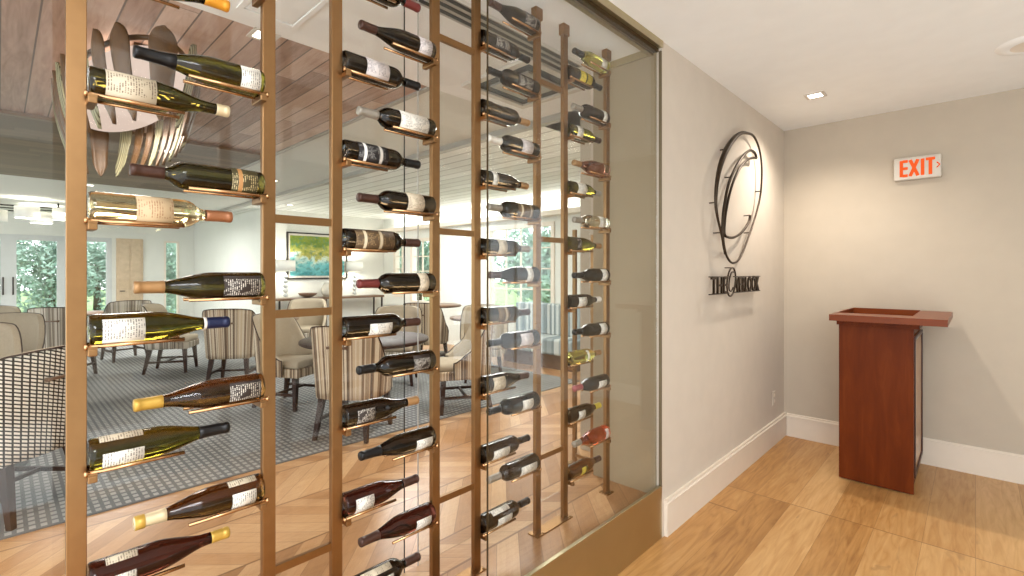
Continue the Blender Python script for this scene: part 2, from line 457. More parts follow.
def window(name, axis, pos, s0, s1, z0, z1, cols, rows, fw=.07, mw=.022, handle=None, frame_mat=None):
    """window set in a wall: frame (with bars) and glazing as children"""
    r = bpy.data.objects.new(name, None); COL.objects.link(r); struct(r)
    fm = frame_mat or M['trim']
    bm = bmesh.new()
    def b_(a, b, c, d, t0=-.09, t1=.02):
        if axis == 'x': box(bm, pos+t0, pos+t1, a, b, c, d)
        else: box(bm, a, b, pos-t1, pos-t0, c, d)
    b_(s0, s0+fw, z0, z1); b_(s1-fw, s1, z0, z1); b_(s0+fw, s1-fw, z1-fw, z1); b_(s0+fw, s1-fw, z0, z0+fw*1.3)
    for i in range(1, cols):
        x = s0+fw+(s1-s0-2*fw)*i/cols; b_(x-mw/2, x+mw/2, z0+fw, z1-fw, -.06, -.03)
    for j in range(1, rows):
        z = z0+fw*1.3+(z1-z0-2.3*fw)*j/rows; b_(s0+fw, s1-fw, z-mw/2, z+mw/2, -.058, -.032)
    mk('frame', bm, fm, r)
    g = Bx(pos-.047, pos-.043, s0+fw, s1-fw, z0+fw, z1-fw) if axis == 'x' else Bx(s0+fw, s1-fw, pos+.043, pos+.047, z0+fw, z1-fw)
    mk('pane', g, M['winglass'], r)
    if handle is not None:
        hb = bmesh.new()
        tube(hb, [(pos+.05, handle, .98), (pos+.05, handle, 1.36)], .014, 8)
        box(hb, pos+.015, pos+.05, handle-.01, handle+.01, 1.0, 1.02); box(hb, pos+.015, pos+.05, handle-.01, handle+.01, 1.32, 1.34)
        mk('handle', hb, M['dark_metal'], r)
    return r

wall_with_holes('wall_end', 'y', YB, -1.69, 3.2, [(1.45, 2.65, .02, 2.35)], M['wall_back'])
window('window_6', 'y', YB, 1.45, 2.65, .02, 2.35, 2, 1, fw=.06)
# far left wall with glazed doors, oak panel door and a narrow sidelight
gdm = plain('grey_door_frame', srgb(196, 198, 196), .5, var=.02)
wall_with_holes('wall_garden', 'x', -15.0, -4, 4.4,
    [(-1.02, .14, .02, 2.28), (.14, 1.02, .02, 2.28), (1.02, 1.86, .02, 2.28), (2.9, 3.22, .3, 2.26)], M['wall_dining'])
window('door_1', 'x', -15.0, -1.02, .14, .02, 2.28, 1, 1, fw=.12, handle=.06, frame_mat=gdm)
window('door_2', 'x', -15.0, .14, 1.02, .02, 2.28, 1, 1, fw=.12, handle=.21, frame_mat=gdm)
window('window_1', 'x', -15.0, 1.02, 1.86, .02, 2.28, 1, 1, fw=.10, frame_mat=gdm)
window('window_2', 'x', -15.0, 2.9, 3.22, .3, 2.26, 1, 1, fw=.04)
dr = bpy.data.objects.new('door_3', None); COL.objects.link(dr); struct(dr)
bm = Bx(-15, -14.95, 1.94, 2.46, 0, 2.28)
for z0, z1 in ((.15, .75), (.82, 1.42), (1.49, 2.16)):
    for y0, y1 in ((1.99, 2.19), (2.22, 2.42)): box(bm, -14.95, -14.935, y0, y1, z0, z1, bev=.006)
mk('panel', bm, M['door_wood'], dr)
hb = Bx(-14.93, -14.88, 2.0, 2.1, 1.0, 1.02, bev=.004); mk('handle', hb, M['dark_metal'], dr)
# jog and painting wall
struct(mk('wall_jog', Bx(-14.99, -10.2, 3.56, 3.71, 0, ZC), M['wall_dining']))
struct(mk('wall_painting', Bx(-10.35, -10.2, 3.71, 6.3, 0, ZC), M['wall_dining']))
# window wall
wins = [('window_3', -9.75, -9.35, .9, 2.16, 1, 4), ('window_4', -9.08, -8.02, .75, 2.2, 3, 4), ('window_5', -6.6, -5.02, .72, 2.30, 4, 4)]
wall_with_holes('wall_windows', 'y', 6.3, -10.35, -2.36, [(a, c, z0, z1) for _, a, c, z0, z1, _, _ in wins], M['wall_dining'])
for nm, a, c, z0, z1, cc, rr in wins: window(nm, 'y', 6.3, a, c, z0, z1, cc, rr)
bm = Bx(-60, -15.2, -40, 60, -.5, -.12); box(bm, -15.2, -2.2, 6.5, 60, -.5, -.12)
struct(mk('ground', bm, M['lawn']))
struct(mk('trim_4', box(Bx(-10.18, -2.38, 6.1, 6.115, 2.38, 2.46), -10.18, -2.38, 6.115, 6.3, 2.38, 2.40), M['trim']))  # ledge added to hold the made-up uplight strip

# ------------------------------------------------------------------ wine display case
def single(name, bm, m, label, cat, group=None, smooth=False):
    return tag(mk(name, bm, m, smooth=smooth), label, cat, group)
dc = thing('display_case', 'tall glass wine display case with bronze kick panel and header, built against the logo wall', 'display case', (0, 0, 0))
kp = mk('kick_panel', Bx(XW-.014, XW, -1.5, 2.505, 0, .279), M['bronze'], dc)
mk('top_lip', Bx(XW-.016, XW+.001, -1.5, 2.506, .279, .284, bev=.001), M['bronze'], kp)
hd = mk('header_band', Bx(-1.268, XW+.004, -1.5, 2.51, 2.682, ZC), M['bronze'], dc)
mk('dark_channel', Bx(-1.29, -1.262, -1.5, 2.499, 2.664, 2.71), M['bronze_dark'], hd)
mk('inner_band', Bx(-1.312, -1.29, -1.5, 2.499, 2.650, 2.70), M['bronze'], hd)
mk('end_trim', Bx(-1.258, XW+.001, 2.490, 2.5, .279, 2.664, bev=.001), plain('aged_bronze_trim', srgb(118, 104, 80), .45, .6), dc)
mk('end_panel', Bx(XR+.004, -1.276, 2.492, 2.4995, .2205, 2.694), M['taupe'], dc)
mk('end_rail', Bx(XR+.01, -1.312, 2.484, 2.5, 2.655, 2.695), M['bronze'], dc)
mk('foot_channel', Bx(-1.275, XW-.024, -1.5, 2.488, .2205, .25), M['bronze_dark'], dc)
for nm, x, y0, y1, z0 in (('front_glass', -1.264, 1.211, 2.487, .251),
                          ('rear_glass', XR-.002, 1.213, 2.474, .221), ('rear_glass', XR-.002, -1.4, 1.143, .221)):
    mk(nm, Bx(x-.01, x, y0, y1, z0, 2.66 if nm == 'front_glass' else 2.694), M['frontglass' if nm == 'front_glass' else 'clear'], dc)
mk('glass_seam', Bx(-1.2745, -1.2665, 1.2082, 1.2098, .251, 2.66), M['bronze_dark'], dc)
mk('glass_seam', Bx(XR-.009, XR-.003, 1.143, 1.1452, .221, 2.694), M['dark_metal'], dc)
mk('glass_seam', Bx(XR-.009, XR-.003, 1.2106, 1.2128, .221, 2.694), M['grey'], dc)

# ---- racks
XP = -1.487; XB = -1.493; PW, PD = .036, .02
def post(parent, y):
    bm = Bx(XP-PD, XP, y-PW/2, y+PW/2, .222, 2.692, bev=.0015); p = mk('post', bm, M['brass'], parent)
    bm = Bx(XP-PD-.006, XP+.006, y-PW/2-.006, y+PW/2+.006, 2.64, 2.694, bev=.001); mk('top_bracket', bm, M['brass'], parent)
    return p
def foot(parent, y0, y1):
    bm = Bx(XP-PD-.02, XP+.02, y0, y1, .2205, .226, bev=.001)
    for y in (y0+.03, y1-.03):
        lathe(bm, [(0, 0), (.006, 0), (.006, .003), (0, .003)], 10, mat=Matrix.Translation((XP+.012, y+.02, .226)))
    mk('foot_plate', bm, M['brass'], parent)
def cradle(parent, y, z, d):
    """bracket and two rods; z is the bottle axis, d the neck direction along y"""
    ya, yb = y+d*.0165, y+d*.034
    bm = Bx(XB-.036, XB+.036, min(ya, yb), max(ya, yb), z-.056, z-.0405, bev=.002)
    for s in (-1, 1): box(bm, XB+s*.027-.006, XB+s*.027+.006, min(ya, yb), max(ya, yb), z-.046, z-.035)
    c = mk('bottle_cradle', bm, M['brass'], parent)
    for s in (-1, 1):
        r = bmesh.new()
        x = XB+s*.027; zz = z-.0345
        tube(r, [(x, y+d*.012, zz), (x, y+d*.205, zz)], .0048, 10)
        lathe(r, [(0, -.004), (.0075, -.003), (.0075, .003), (0, .004)], 12, mat=Matrix.Translation((x, y+d*.014, zz)) @ Matrix.Rotation(PI/2, 4, 'X'))
        mk('support_rod', r, M['brass_rod'], c)
def bars(parent, y0, y1, zs):
    for z in zs: mk('crossbar', Bx(XP-PD+.003, XP-.003, y0, y1, z-.012, z+.012), M['brass'], parent)

POSTY = {1: .122, 2: .541, 3: .749, 4: 1.146, 5: 1.359, 6: 1.746, 7: 1.956, 8: 2.343}
Z0 = {p: 1.45+(z-1.45)*1.0297 for p, z in {1: 1.881, 2: 1.977, 3: 2.119, 4: 2.258, 5: 2.40, 6: 2.565, 7: 2.435, 8: 2.561}.items()}
CRZ = {1: range(-1, 6), 2: range(-1, 6), 3: range(-1, 7), 4: range(0, 8), 5: range(0, 9), 6: range(0, 8), 7: range(0, 8), 8: range(0, 8)}
def zlev(p, k): return Z0[p]-.2893*k
racks = [((1,), 'lone wide-looking brass bottle post beside the black and white chair'),
         ((2, 3), 'brass two-post ladder rack, third from the logo wall'),
         ((4, 5), 'brass two-post ladder rack, second from the logo wall'),
         ((6, 7), 'brass two-post ladder rack, first from the logo wall'),
         ((8,), 'single brass bottle post against the beige end panel')]
for ps, lab in racks:
    ym = sum(POSTY[p] for p in ps)/len(ps)
    r = thing('bottle_rack', lab, 'wine rack', (0, 0, 0), 0, 'brass bottle racks in the display')
    for p in ps: post(r, POSTY[p])
    foot(r, min(POSTY[p] for p in ps)-.032, max(POSTY[p] for p in ps)+.032)
    if len(ps) == 2: bars(r, POSTY[ps[0]]+PW/2, POSTY[ps[1]]-PW/2, (.575, 1.328, 1.61, 2.357) if ps[0] == 2 else (.575, 1.61, 2.357))
    for p in ps:
        for k in CRZ[p]:
            cradle(r, POSTY[p], zlev(p, k), 1 if p % 2 else -1)

# ---- bottles: profiles (r, z)
PROF = {
 'B': [(0, .012), (.02, .004), (.034, 0), (.037, .004), (.0375, .012), (.0375, .118), (.0368, .135), (.0345, .152), (.030, .172), (.0245, .192), (.0195, .210), (.0162, .226), (.0148, .242), (.0142, .285), (.0142, .290), (.0125, .293), (0, .293)],
 'X': [(0, .012), (.02, .004), (.033, 0), (.036, .004), (.0367, .012), (.0367, .180), (.036, .190), (.0335, .200), (.0285, .209), (.022, .216), (.0172, .223), (.0150, .231), (.0143, .240), (.0140, .290), (.0140, .297), (.0125, .300), (0, .300)],
 'S': [(0, .012), (.02, .004), (.031, 0), (.034, .004), (.0347, .012), (.0347, .150), (.034, .165), (.031, .182), (.0255, .200), (.020, .214), (.0165, .226), (.0148, .240), (.0140, .285), (.0125, .290), (0, .290)],
}
RAD = {'B': .0375, 'X': .0367, 'S': .0347}; TOP = {'B': .293, 'X': .300, 'S': .290}
cache = {}
def body_mesh(t, g):
    key = ('b', t, g)
    if key not in cache:
        bm = lathe(bmesh.new(), PROF[t], 32)
        me = bpy.data.meshes.new('glass_body'); bm.normal_update(); bm.to_mesh(me); bm.free(); me.materials.append(G[g]); cache[key] = me
    return cache[key]
def prof_r(t, z):
    P = PROF[t]
    for (r0, z0), (r1, z1) in zip(P[3:], P[4:]):
        if z0 <= z <= z1 and z1 > z0: return r0+(r1-r0)*(z-z0)/(z1-z0)
    return P[-2][0]
def cap_mesh(t, c, zs, ring=None):
    key = ('c', t, c, zs, ring)
    if key not in cache:
        bm = bmesh.new(); T = TOP[t]
        zz = [zs, zs+.0005] + [zs+(T-.012-zs)*i/5 for i in range(1, 6)]
        pr = [(prof_r(t, z)+(.0002 if i == 0 else .0009), z) for i, z in enumerate(zz)]
        pr += [(prof_r(t, T-.008)+.0016, T-.011), (prof_r(t, T-.008)+.0016, T-.002), (.0135, T+.001), (0, T+.001)]
        lathe(bm, pr, 20)
        me = bpy.data.meshes.new('foil_capsule'); bm.to_mesh(me); bm.free(); me.materials.append(F[c]); cache[key] = me
    return cache[key]
def label_mesh(t, l, z0, z1, half):
    key = ('l', t, l, z0, z1, half)
    if key not in cache:
        bm = bmesh.new(); R = RAD[t]
        n = 18; vo, vi = [], []
        for i in range(n+1):
            a = -half+2*half*i/n
            vo.append([bm.verts.new(((R+.0010)*cos(a), (R+.0010)*sin(a), z)) for z in (z0, z1)])
            vi.append([bm.verts.new(((R+.0002)*cos(a), (R+.0002)*sin(a), z)) for z in (z0, z1)])
        for i in range(n):
            f = bm.faces.new((vo[i][0], vo[i+1][0], vo[i+1][1], vo[i][1])); f.smooth = True
            bm.faces.new((vi[i][0], vi[i][1], vi[i+1][1], vi[i+1][0]))
            bm.faces.new((vo[i][0], vi[i][0], vi[i+1][0], vo[i+1][0])); bm.faces.new((vo[i][1], vo[i+1][1], vi[i+1][1], vi[i][1]))
        for i in (0, n): bm.faces.new((vo[i][0], vo[i][1], vi[i][1], vi[i][0]))
        me = bpy.data.meshes.new('paper_label'); bm.to_mesh(me); bm.free(); me.materials.append(L[l]); cache[key] = me
    return cache[key]

ORD = ['first', 'second', 'third', 'fourth', 'fifth', 'sixth', 'seventh', 'eighth', 'ninth']
GN = {'dark': 'dark', 'moss': 'dark olive', 'olive': 'olive', 'brown': 'brown', 'red': 'dark red', 'gold': 'clear golden', 'lime': 'yellow-green', 'clear': 'clear', 'rose': 'pinkish brown', 'amber': 'orange-red'}
FN = {'wine': 'wine-red', 'cream': 'cream'}
LN = {'lilac': 'pale grey', 'bronze': 'brown', 'black': 'banded', 'peach': 'peach', 'olive': 'olive'}
# per post: (level index, type, glass, capsule, capsule start, [(label, z0, z1, half angle, roll)])
def lb(l, z0, z1, half=.95, roll=0): return (l, z0, z1, half, roll)
B = {
1: [(-1, 'B', 'dark', 'orange', .235, [lb('cream', .03, .11)]),
    (0, 'B', 'moss', 'cream', .262, [lb('cream', .028, .125, 1.0)]),
    (1, 'X', 'gold', 'copper', .238, [lb('peach', .085, .160, 1.15)]),
    (2, 'B', 'olive', 'navy', .238, [lb('white', .022, .102, .8, .05)]),
    (3, 'B', 'olive', 'black', .222, [lb('white', .022, .10, .5, .35), lb('cream', .018, .10, .35, -1.25)]),
    (4, 'B', 'red', 'gold', .25, [lb('white', .03, .085, .6, .45), lb('cream', .03, .09, .3, -1.2)])],
2: [(0, 'B', 'olive', 'black', .208, [lb('white', .012, .062, .9)]),
    (1, 'X', 'moss', 'brown', .232, [lb('olive', .02, .085, 1.2)]),
    (2, 'B', 'moss', 'tan', .232, [lb('dark', .012, .105, .8)]),
    (3, 'B', 'brown', 'gold', .235, [lb('dark', .012, .09, .7)]),
    (4, 'B', 'brown', 'cream', .228, [lb('white', .025, .085, .65, .3), lb('cream', .02, .09, .3, -1.2)])],
3: [(-1, 'X', 'dark', 'wine', .235, [lb('white', .06, .14)]),
    (0, 'X', 'dark', 'black', .238, [lb('lilac', .07, .155, 1.1)]),
    (1, 'X', 'dark', 'black', .238, [lb('black', .04, .15, 1.2)]),
    (2, 'X', 'dark', 'brown', .236, [lb('bronze', .03, .175, 1.0)]),
    (3, 'X', 'dark', 'brown', .236, [lb('white', .08, .165, .55, .3)]),
    (4, 'B', 'dark', 'tan', .245, [lb('dark', .035, .10, .7, .2)]),
    (5, 'B', 'red', 'brown', .226, [lb('white', .03, .095, .75, .25)]),
    (6, 'X', 'dark', 'brown', .236, [lb('white', .10, .17, .6, .3), lb('cream', .06, .17, .35, -1.1)])],
4: [(0, 'B', 'dark', 'brown', .235, [lb('lilac', .02, .075, 1.1)]),
    (1, 'X', 'dark', 'silver', .228, [lb('white', .035, .155, 1.1)]),
    (2, 'X', 'dark', 'brown', .230, [lb('cream', .055, .125, 1.3)]),
    (3, 'X', 'dark', 'wine', .228, [lb('cream', .035, .075, 1.2)]),
    (4, 'X', 'dark', 'black', .240, [lb('dark', .03, .10, .9, .1)]),
    (5, 'B', 'dark', 'black', .218, [lb('white', .02, .09, .6, .35)]),
    (6, 'B', 'red', 'brown', .224, [lb('white', .025, .09, .6, .35)])],
5: [(0, 'X', 'dark', 'black', .238, [lb('dark', .06, .15)]),
    (1, 'X', 'dark', 'tan', .236, [lb('white', .05, .12, .5, -1.2)]),
    (2, 'S', 'dark', 'tan', .236, [lb('white', .045, .075, 1.2)]),
    (3, 'X', 'dark', 'silver', .236, [lb('cream', .075, .125, 1.2)]),
    (4, 'X', 'dark', 'brown', .236, [lb('bronze', .075, .14, 1.0)]),
    (5, 'B', 'dark', 'brown', .228, [lb('cream', .045, .115, .9, .15)]),
    (6, 'X', 'dark', 'black', .238, [lb('white', .045, .14, .6, .3)]),
    (7, 'X', 'dark', 'black', .238, [lb('white', .07, .155, .55, .35), lb('white', .05, .15, .35, -1.1)])],
6: [(0, 'B', 'dark', 'brown', .232, [lb('dark', .03, .10)]),
    (1, 'X', 'dark', 'black', .228, [lb('dark', .05, .15)]),
    (2, 'X', 'dark', 'white', .228, [lb('lilac', .05, .12, 1.1)]),
    (3, 'X', 'dark', 'silver', .228, [lb('bronze', .05, .15, 1.0)]),
    (4, 'B', 'dark', 'brown', .232, [lb('white', .05, .09, 1.1)]),
    (5, 'X', 'dark', 'black', .232, [lb('lilac', .05, .13, .8)]),
    (6, 'X', 'dark', 'black', .232, [lb('white', .05, .12, .7, .2)]),
    (7, 'X', 'dark', 'silver', .232, [lb('white', .025, .13, .6, .25)])],
7: [(0, 'X', 'dark', 'black', .238, [lb('yellow', .06, .17, 1.0)]),
    (1, 'S', 'olive', 'brown', .236, [lb('white', .045, .095, 1.2)]),
    (2, 'S', 'olive', 'silver', .236, [lb('white', .05, .125, 1.1)]),
    (3, 'B', 'olive', 'tan', .236, [lb('dark', .04, .075, 1.0)]),
    (4, 'S', 'dark', 'white', .245, [lb('white', .055, .125, .8, .2)]),
    (5, 'S', 'lime', 'tan', .236, [lb('white', .13, .15, 1.0)]),
    (6, 'S', 'dark', 'yellow', .234, [lb('white', .055, .11, .7, .2)]),
    (7, 'S', 'brown', 'brown', .238, [lb('yellow', .08, .13, .6, .2)])],
8: [(0, 'S', 'lime', 'black', .222, [lb('white', .03, .08, 1.1)]),
    (1, 'X', 'dark', 'silver', .228, [lb('white', .03, .065, 1.2)]),
    (2, 'B', 'rose', 'tan', .238, [lb('bronze', .02, .06, .6)]),
    (3, 'S', 'clear', 'silver', .232, [lb('white', .05, .10, 1.1)]),
    (4, 'B', 'dark', 'black', .225, [lb('white', .025, .08, 1.0)]),
    (5, 'S', 'dark', 'black', .232, [lb('white', .03, .09, 1.0)]),
    (6, 'S', 'dark', 'rose', .230, [lb('white', .035, .11, .6, .25)]),
    (7, 'B', 'amber', 'silver', .240, [lb('lilac', .015, .045, .8)])],
}
for p, rows in B.items():
    d = 1 if p % 2 else -1
    for i, (k, t, g, c, cs, labs) in enumerate(rows):
        l0 = labs[0][0]
        lab = f"{GN[g]} bottle, {FN.get(c, c)} cap, {LN.get(l0, l0)} label, {ORD[i]} down on {ORD[8-p]} post from logo wall"
        r = thing('wine_bottle', lab, 'wine bottle', (XB, POSTY[p]+d*.0205, zlev(p, k)+(RAD[t]-.0375)), 0, 'wine bottles on the brass racks')
        r.rotation_euler = (-PI/2 if d > 0 else PI/2, 0, 0)
        link('glass_body', body_mesh(t, g), r)
        link('foil_capsule', cap_mesh(t, c, cs), r)
        for (l, z0, z1, half, roll) in labs:
            lo = link('front_label' if roll > -1 else 'back_label', label_mesh(t, l, z0, z1, half), r)
            # roll>0 turns the label downwards on the camera side for both directions
            lo.rotation_euler = (0, 0, roll if d > 0 else -roll)
        if c == 'navy':
            rb = lathe(bmesh.new(), [(.0158, .232), (.0164, .2325), (.0162, .2385), (.0156, .239)], 20); mk('neck_ring', rb, F['white'], r)
        if c == 'cream' and p == 2:
            rb = lathe(bmesh.new(), [(.0165, .272), (.0172, .273), (.0172, .292), (0, .2945)], 20); mk('cap_end', rb, F['gold'], r)

# ------------------------------------------------------------------ logo on the wall
XL = -1.20
def yz(pts): return [(XL, a, b) for a, b in pts]
lg = thing('wall_logo', 'large round dark metal swirl emblem standing off the pale wall', 'logo', (0, 0, 0))
op = spline(yz([(3.733, 2.462), (3.887, 2.468), (4.015, 2.393), (4.071, 2.26), (4.05, 2.08), (3.965, 1.93), (3.80, 1.745), (3.60, 1.562), (3.46, 1.517), (3.36, 1.545),
    (3.29, 1.615), (3.24, 1.71), (3.175, 1.81), (3.148, 1.91), (3.172, 2.039), (3.24, 2.165), (3.34, 2.275), (3.47, 2.37), (3.6, 2.432)]), 5, True)
n = len(op)
def thick(p):   # heavier on the upper arc
    a = math.atan2(p.z-1.99, p.y-3.6)
    return .0075+.012*max(0, cos(a-2.3))**2
bm = tube(bmesh.new(), op, .008, 8, True, [thick(p) for p in op]); mk('outer_ring', bm, M['black_metal'], lg, True)
s1 = spline(yz([(3.941, 2.315), (3.912, 2.346), (3.817, 2.352), (3.699, 2.308), (3.571, 2.23), (3.465, 2.143), (3.363, 2.034), (3.307, 1.923), (3.277, 1.843), (3.263, 1.747), (3.277, 1.648), (3.314, 1.575)]), 5)
bm = tube(bmesh.new(), s1, .010, 8); mk('swirl', bm, M['black_metal'], lg, True)
s2 = spline(yz([(3.941, 2.315), (3.835, 2.300), (3.699, 2.251), (3.571, 2.176), (3.465, 2.079), (3.392, 1.985), (3.34, 1.89), (3.307, 1.805), (3.296, 1.707), (3.363, 1.688), (3.46, 1.692), (3.582, 1.721), (3.689, 1.768), (3.777, 1.827), (3.80, 1.872)]), 5)
bm = tube(bmesh.new(), s2, .009, 8); mk('swirl', bm, M['black_metal'], lg, True)
for (y, z) in ((3.34, 2.275), (3.157, 1.9), (4.05, 2.08), (3.80, 1.872), (3.80, 1.745), (3.941, 2.315), (3.42, 2.1), (3.22, 1.71)):
    bm = tube(bmesh.new(), [(XW, y, z), (XL, y, z)], .004, 8); mk('standoff_pin', bm, M['black_metal'], lg)
lt = thing('wall_lettering', 'dark metal THE OVERLOOK lettering between two bars under the emblem', 'lettering', (0, 0, 0))
def put_text(bm, x, y, z, sx, sy):
    # text x -> world y, text y -> world z, normal -> world x
    R = Matrix(((0, 0, 1, x), (sx, 0, 0, y), (0, sy, 0, z), (0, 0, 0, 1)))
    bmesh.ops.transform(bm, matrix=R, verts=bm.verts[:]); return bm
def fit_text(body, y0, y1, z0, z1, x, ext=.006):
    bm = text_mesh(body, 1.0, ext)
    xs = [v.co.x for v in bm.verts]; ys = [v.co.y for v in bm.verts]
    sx = (y1-y0)/(max(xs)-min(xs)); sy = (z1-z0)/(max(ys)-min(ys))
    return put_text(bm, x, y0-min(xs)*sx, z0-min(ys)*sy, sx, sy)
mk('letters', fit_text('THE', 3.075, 3.335, 1.316, 1.421, XL), M['black_metal'], lt)
mk('letters', fit_text('VERLOOK', 3.50, 4.0, 1.316, 1.421, XL), M['black_metal'], lt)
for z in (1.314, 1.424):
    mk('bar', Bx(XL-.006, XL+.006, 3.046, 3.375, z-.003, z+.003), M['black_metal'], lt)
    mk('bar', Bx(XL-.006, XL+.006, 3.47, 4.018, z-.003, z+.003), M['black_metal'], lt)
oo = [(XL, 3.422+.078*cos(a)+.02*sin(a), 1.388+.096*sin(a)) for a in [2*PI*i/32 for i in range(32)]]
bm = tube(bmesh.new(), oo, .006, 8, True); mk('initial_ring', bm, M['black_metal'], lt, True)
oo = spline([(XL, 3.47, 1.455), (XL, 3.42, 1.45), (XL, 3.385, 1.40), (XL, 3.38, 1.34), (XL, 3.42, 1.325), (XL, 3.455, 1.35)], 5)
bm = tube(bmesh.new(), oo, .005, 8); mk('initial_swirl', bm, M['black_metal'], lt, True)
for y, z in ((3.2, 1.314), (3.2, 1.424), (4.0, 1.314), (4.0, 1.424), (3.6, 1.314), (3.422, 1.484)):
    mk('standoff_pin', tube(bmesh.new(), [(XW, y, z), (XL, y, z)], .0035, 8), M['black_metal'], lt)

# ------------------------------------------------------------------ exit sign, downlight, speaker, outlet
ex = thing('exit_sign', 'white EXIT sign with lit red letters on the end wall', 'exit sign', (0, 0, 0))
mk('housing', Bx(-.462, -.182, YB-.052, YB, 2.163, 2.335, bev=.008), M['white'], ex)
bm = text_mesh('EXIT', 1.0, .002)
# heavier block letters built from bars
bm.free(); bm = bmesh.new()
yf0, yf1 = YB-.0545, YB-.0515
def bar2(x0, z0, x1, z1, w):
    v = Vector((x1-x0, 0, z1-z0)); Ln = v.length; a = math.atan2(v.z, v.x)
    T = Matrix.Translation(((x0+x1)/2, (yf0+yf1)/2, (z0+z1)/2)) @ Matrix.Rotation(-a, 4, 'Y')
    box(bm, -Ln/2, Ln/2, -.0015, .0015, -w/2, w/2, mat=T)
zb, zt, w = 2.188, 2.312, .021
x = -.422; bar2(x+.0075, zb, x+.0075, zt, w)
for z in (zb+.0075, (zb+zt)/2, zt-.0075): bar2(x+.015, z, x+.046, z, w)
x = -.362; bar2(x, zb, x+.046, zt, w); bar2(x, zt, x+.046, zb, w)
x = -.289; bar2(x, zb, x, zt, w)
x = -.270; bar2(x, zt-.0075, x+.052, zt-.0075, w); bar2(x+.026, zb, x+.026, zt-.015, w)
mk('letters', bm, M['red'], ex)
bm = bmesh.new(); bar2(-.209, 2.275, -.191, 2.254, .007); bar2(-.191, 2.254, -.209, 2.233, .007)
mk('arrow', bm, M['red'], ex)

def downlight(x, y, s, label, group=None, z=ZC):
    t = thing('downlight', label, 'ceiling light', (x, y, z), 0, group)
    h = s/2
    bm = bmesh.new(); w = s*.22
    box(bm, -h-w, h+w, -h-w, -h, -.006, 0); box(bm, -h-w, h+w, h, h+w, -.006, 0); box(bm, -h-w, -h, -h, h, -.006, 0); box(bm, h, h+w, -h, h, -.006, 0)
    mk('trim', bm, M['white'], t)
    mk('lens', Bx(-h, h, -h, h, -.003, -.0005), M['lamp'], t)
    return t
downlight(-.83, 4.02, .085, 'small square recessed downlight in the ceiling near the round emblem')
for (x, y, wh) in ((-2.76, .975, 'at the edge of the brown board ceiling'), (-9.28, .9, 'beyond the brown board ceiling over the far tables'),
                   (-9.3, 3.75, 'over the painting wall'), (-4.6, 4.3, 'in the white boards by the big window'), (-6.1, 1.2, 'in the brown board ceiling behind the chandelier'),
                   (-7.0, 2.6, 'in the plain white ceiling strip')):
    downlight(x, y, .09, 'square recessed downlight '+wh, 'dining room downlights', ZC-.001 if y < 2.03 and x < -5.5 else ZC)
sp = thing('ceiling_speaker', 'round white ceiling speaker at the edge of the lobby ceiling', 'speaker', (.235, 3.93, ZC))
mk('ring', lathe(bmesh.new(), [(.095, -.014), (.115, -.018), (.150, -.008), (.158, 0)], 36), M['ceiling'], sp, True)
mk('grille', lathe(bmesh.new(), [(0, -.004), (.07, -.005), (.095, -.014)], 36), M['trim'], sp, True)
ot = thing('wall_outlet', 'beige wall outlet above the baseboard near the corner', 'outlet', (0, 0, 0))
mk('cover_plate', Bx(XW, XW+.006, 4.50, 4.572, .33, .445, bev=.002), M['wall'], ot)
for z in (.363, .412): mk('socket', Bx(XW+.006, XW+.009, 4.52, 4.552, z-.014, z+.014, bev=.002), M['trim'], ot)

# ------------------------------------------------------------------ lectern
lc = thing('lectern', 'red cherry wood host lectern standing against the end wall', 'lectern', (-.495, 4.46, 0))
def lbx(*a, **k): # local coordinates
    return Bx(*a, **k)
W2, D0, D1 = .205, -.37, .32
bm = Bx(-W2, W2-.012, D0+.018, D1, .012, 1.085); mk('carcass', bm, M['cherry'], lc)
mk('front_panel', Bx(-W2, W2, D0, D0+.018, .008, 1.085, bev=.002), M['cherry'], lc)
mk('plinth', Bx(-W2+.01, W2-.02, D0+.02, D1-.01, 0, .012), M['dark_metal'], lc)
# side door: frame strips and smooth inset
dd = mk('side_door', Bx(W2-.012, W2-.002, D0+.05, D1-.03, .10, 1.03), plain('reflection_tinted_door', srgb(182, 144, 112), .25, var=.03), lc)  # pale beige stands in for a reflection on the glossy panel
bm = bmesh.new()
for a in ((D0+.05, D0+.075, .10, 1.03), (D1-.055, D1-.03, .10, 1.03), (D0+.075, D1-.055, .10, .125), (D0+.075, D1-.055, 1.005, 1.03)):
    box(bm, W2-.002, W2+.006, *a, bev=.001)
mk('door_frame', bm, plain('dark_cherry_edge', srgb(58, 22, 12), .35, var=.1), dd)
bm = Bx(-W2-.012, W2+.03, D0-.012, D1, 1.085, 1.122, bev=.002); mk('neck_moulding', bm, M['cherry'], lc)
ctop = plain('lacquered_cherry_top', srgb(118, 54, 14), .28, spec=.18, var=.06)
bm = Bx(-.236, .375, -.525, -.312, 1.122, 1.165, bev=.0015); box(bm, .195, .375, -.312, .335, 1.122, 1.165); box(bm, -.236, -.224, -.312, .335, 1.122, 1.165); box(bm, -.224, .195, .318, .335, 1.122, 1.168)
mk('top_frame', bm, ctop, lc)
mk('well_floor', Bx(-.205, .195, -.312, .318, 1.09, 1.124), M['cherry'], lc)

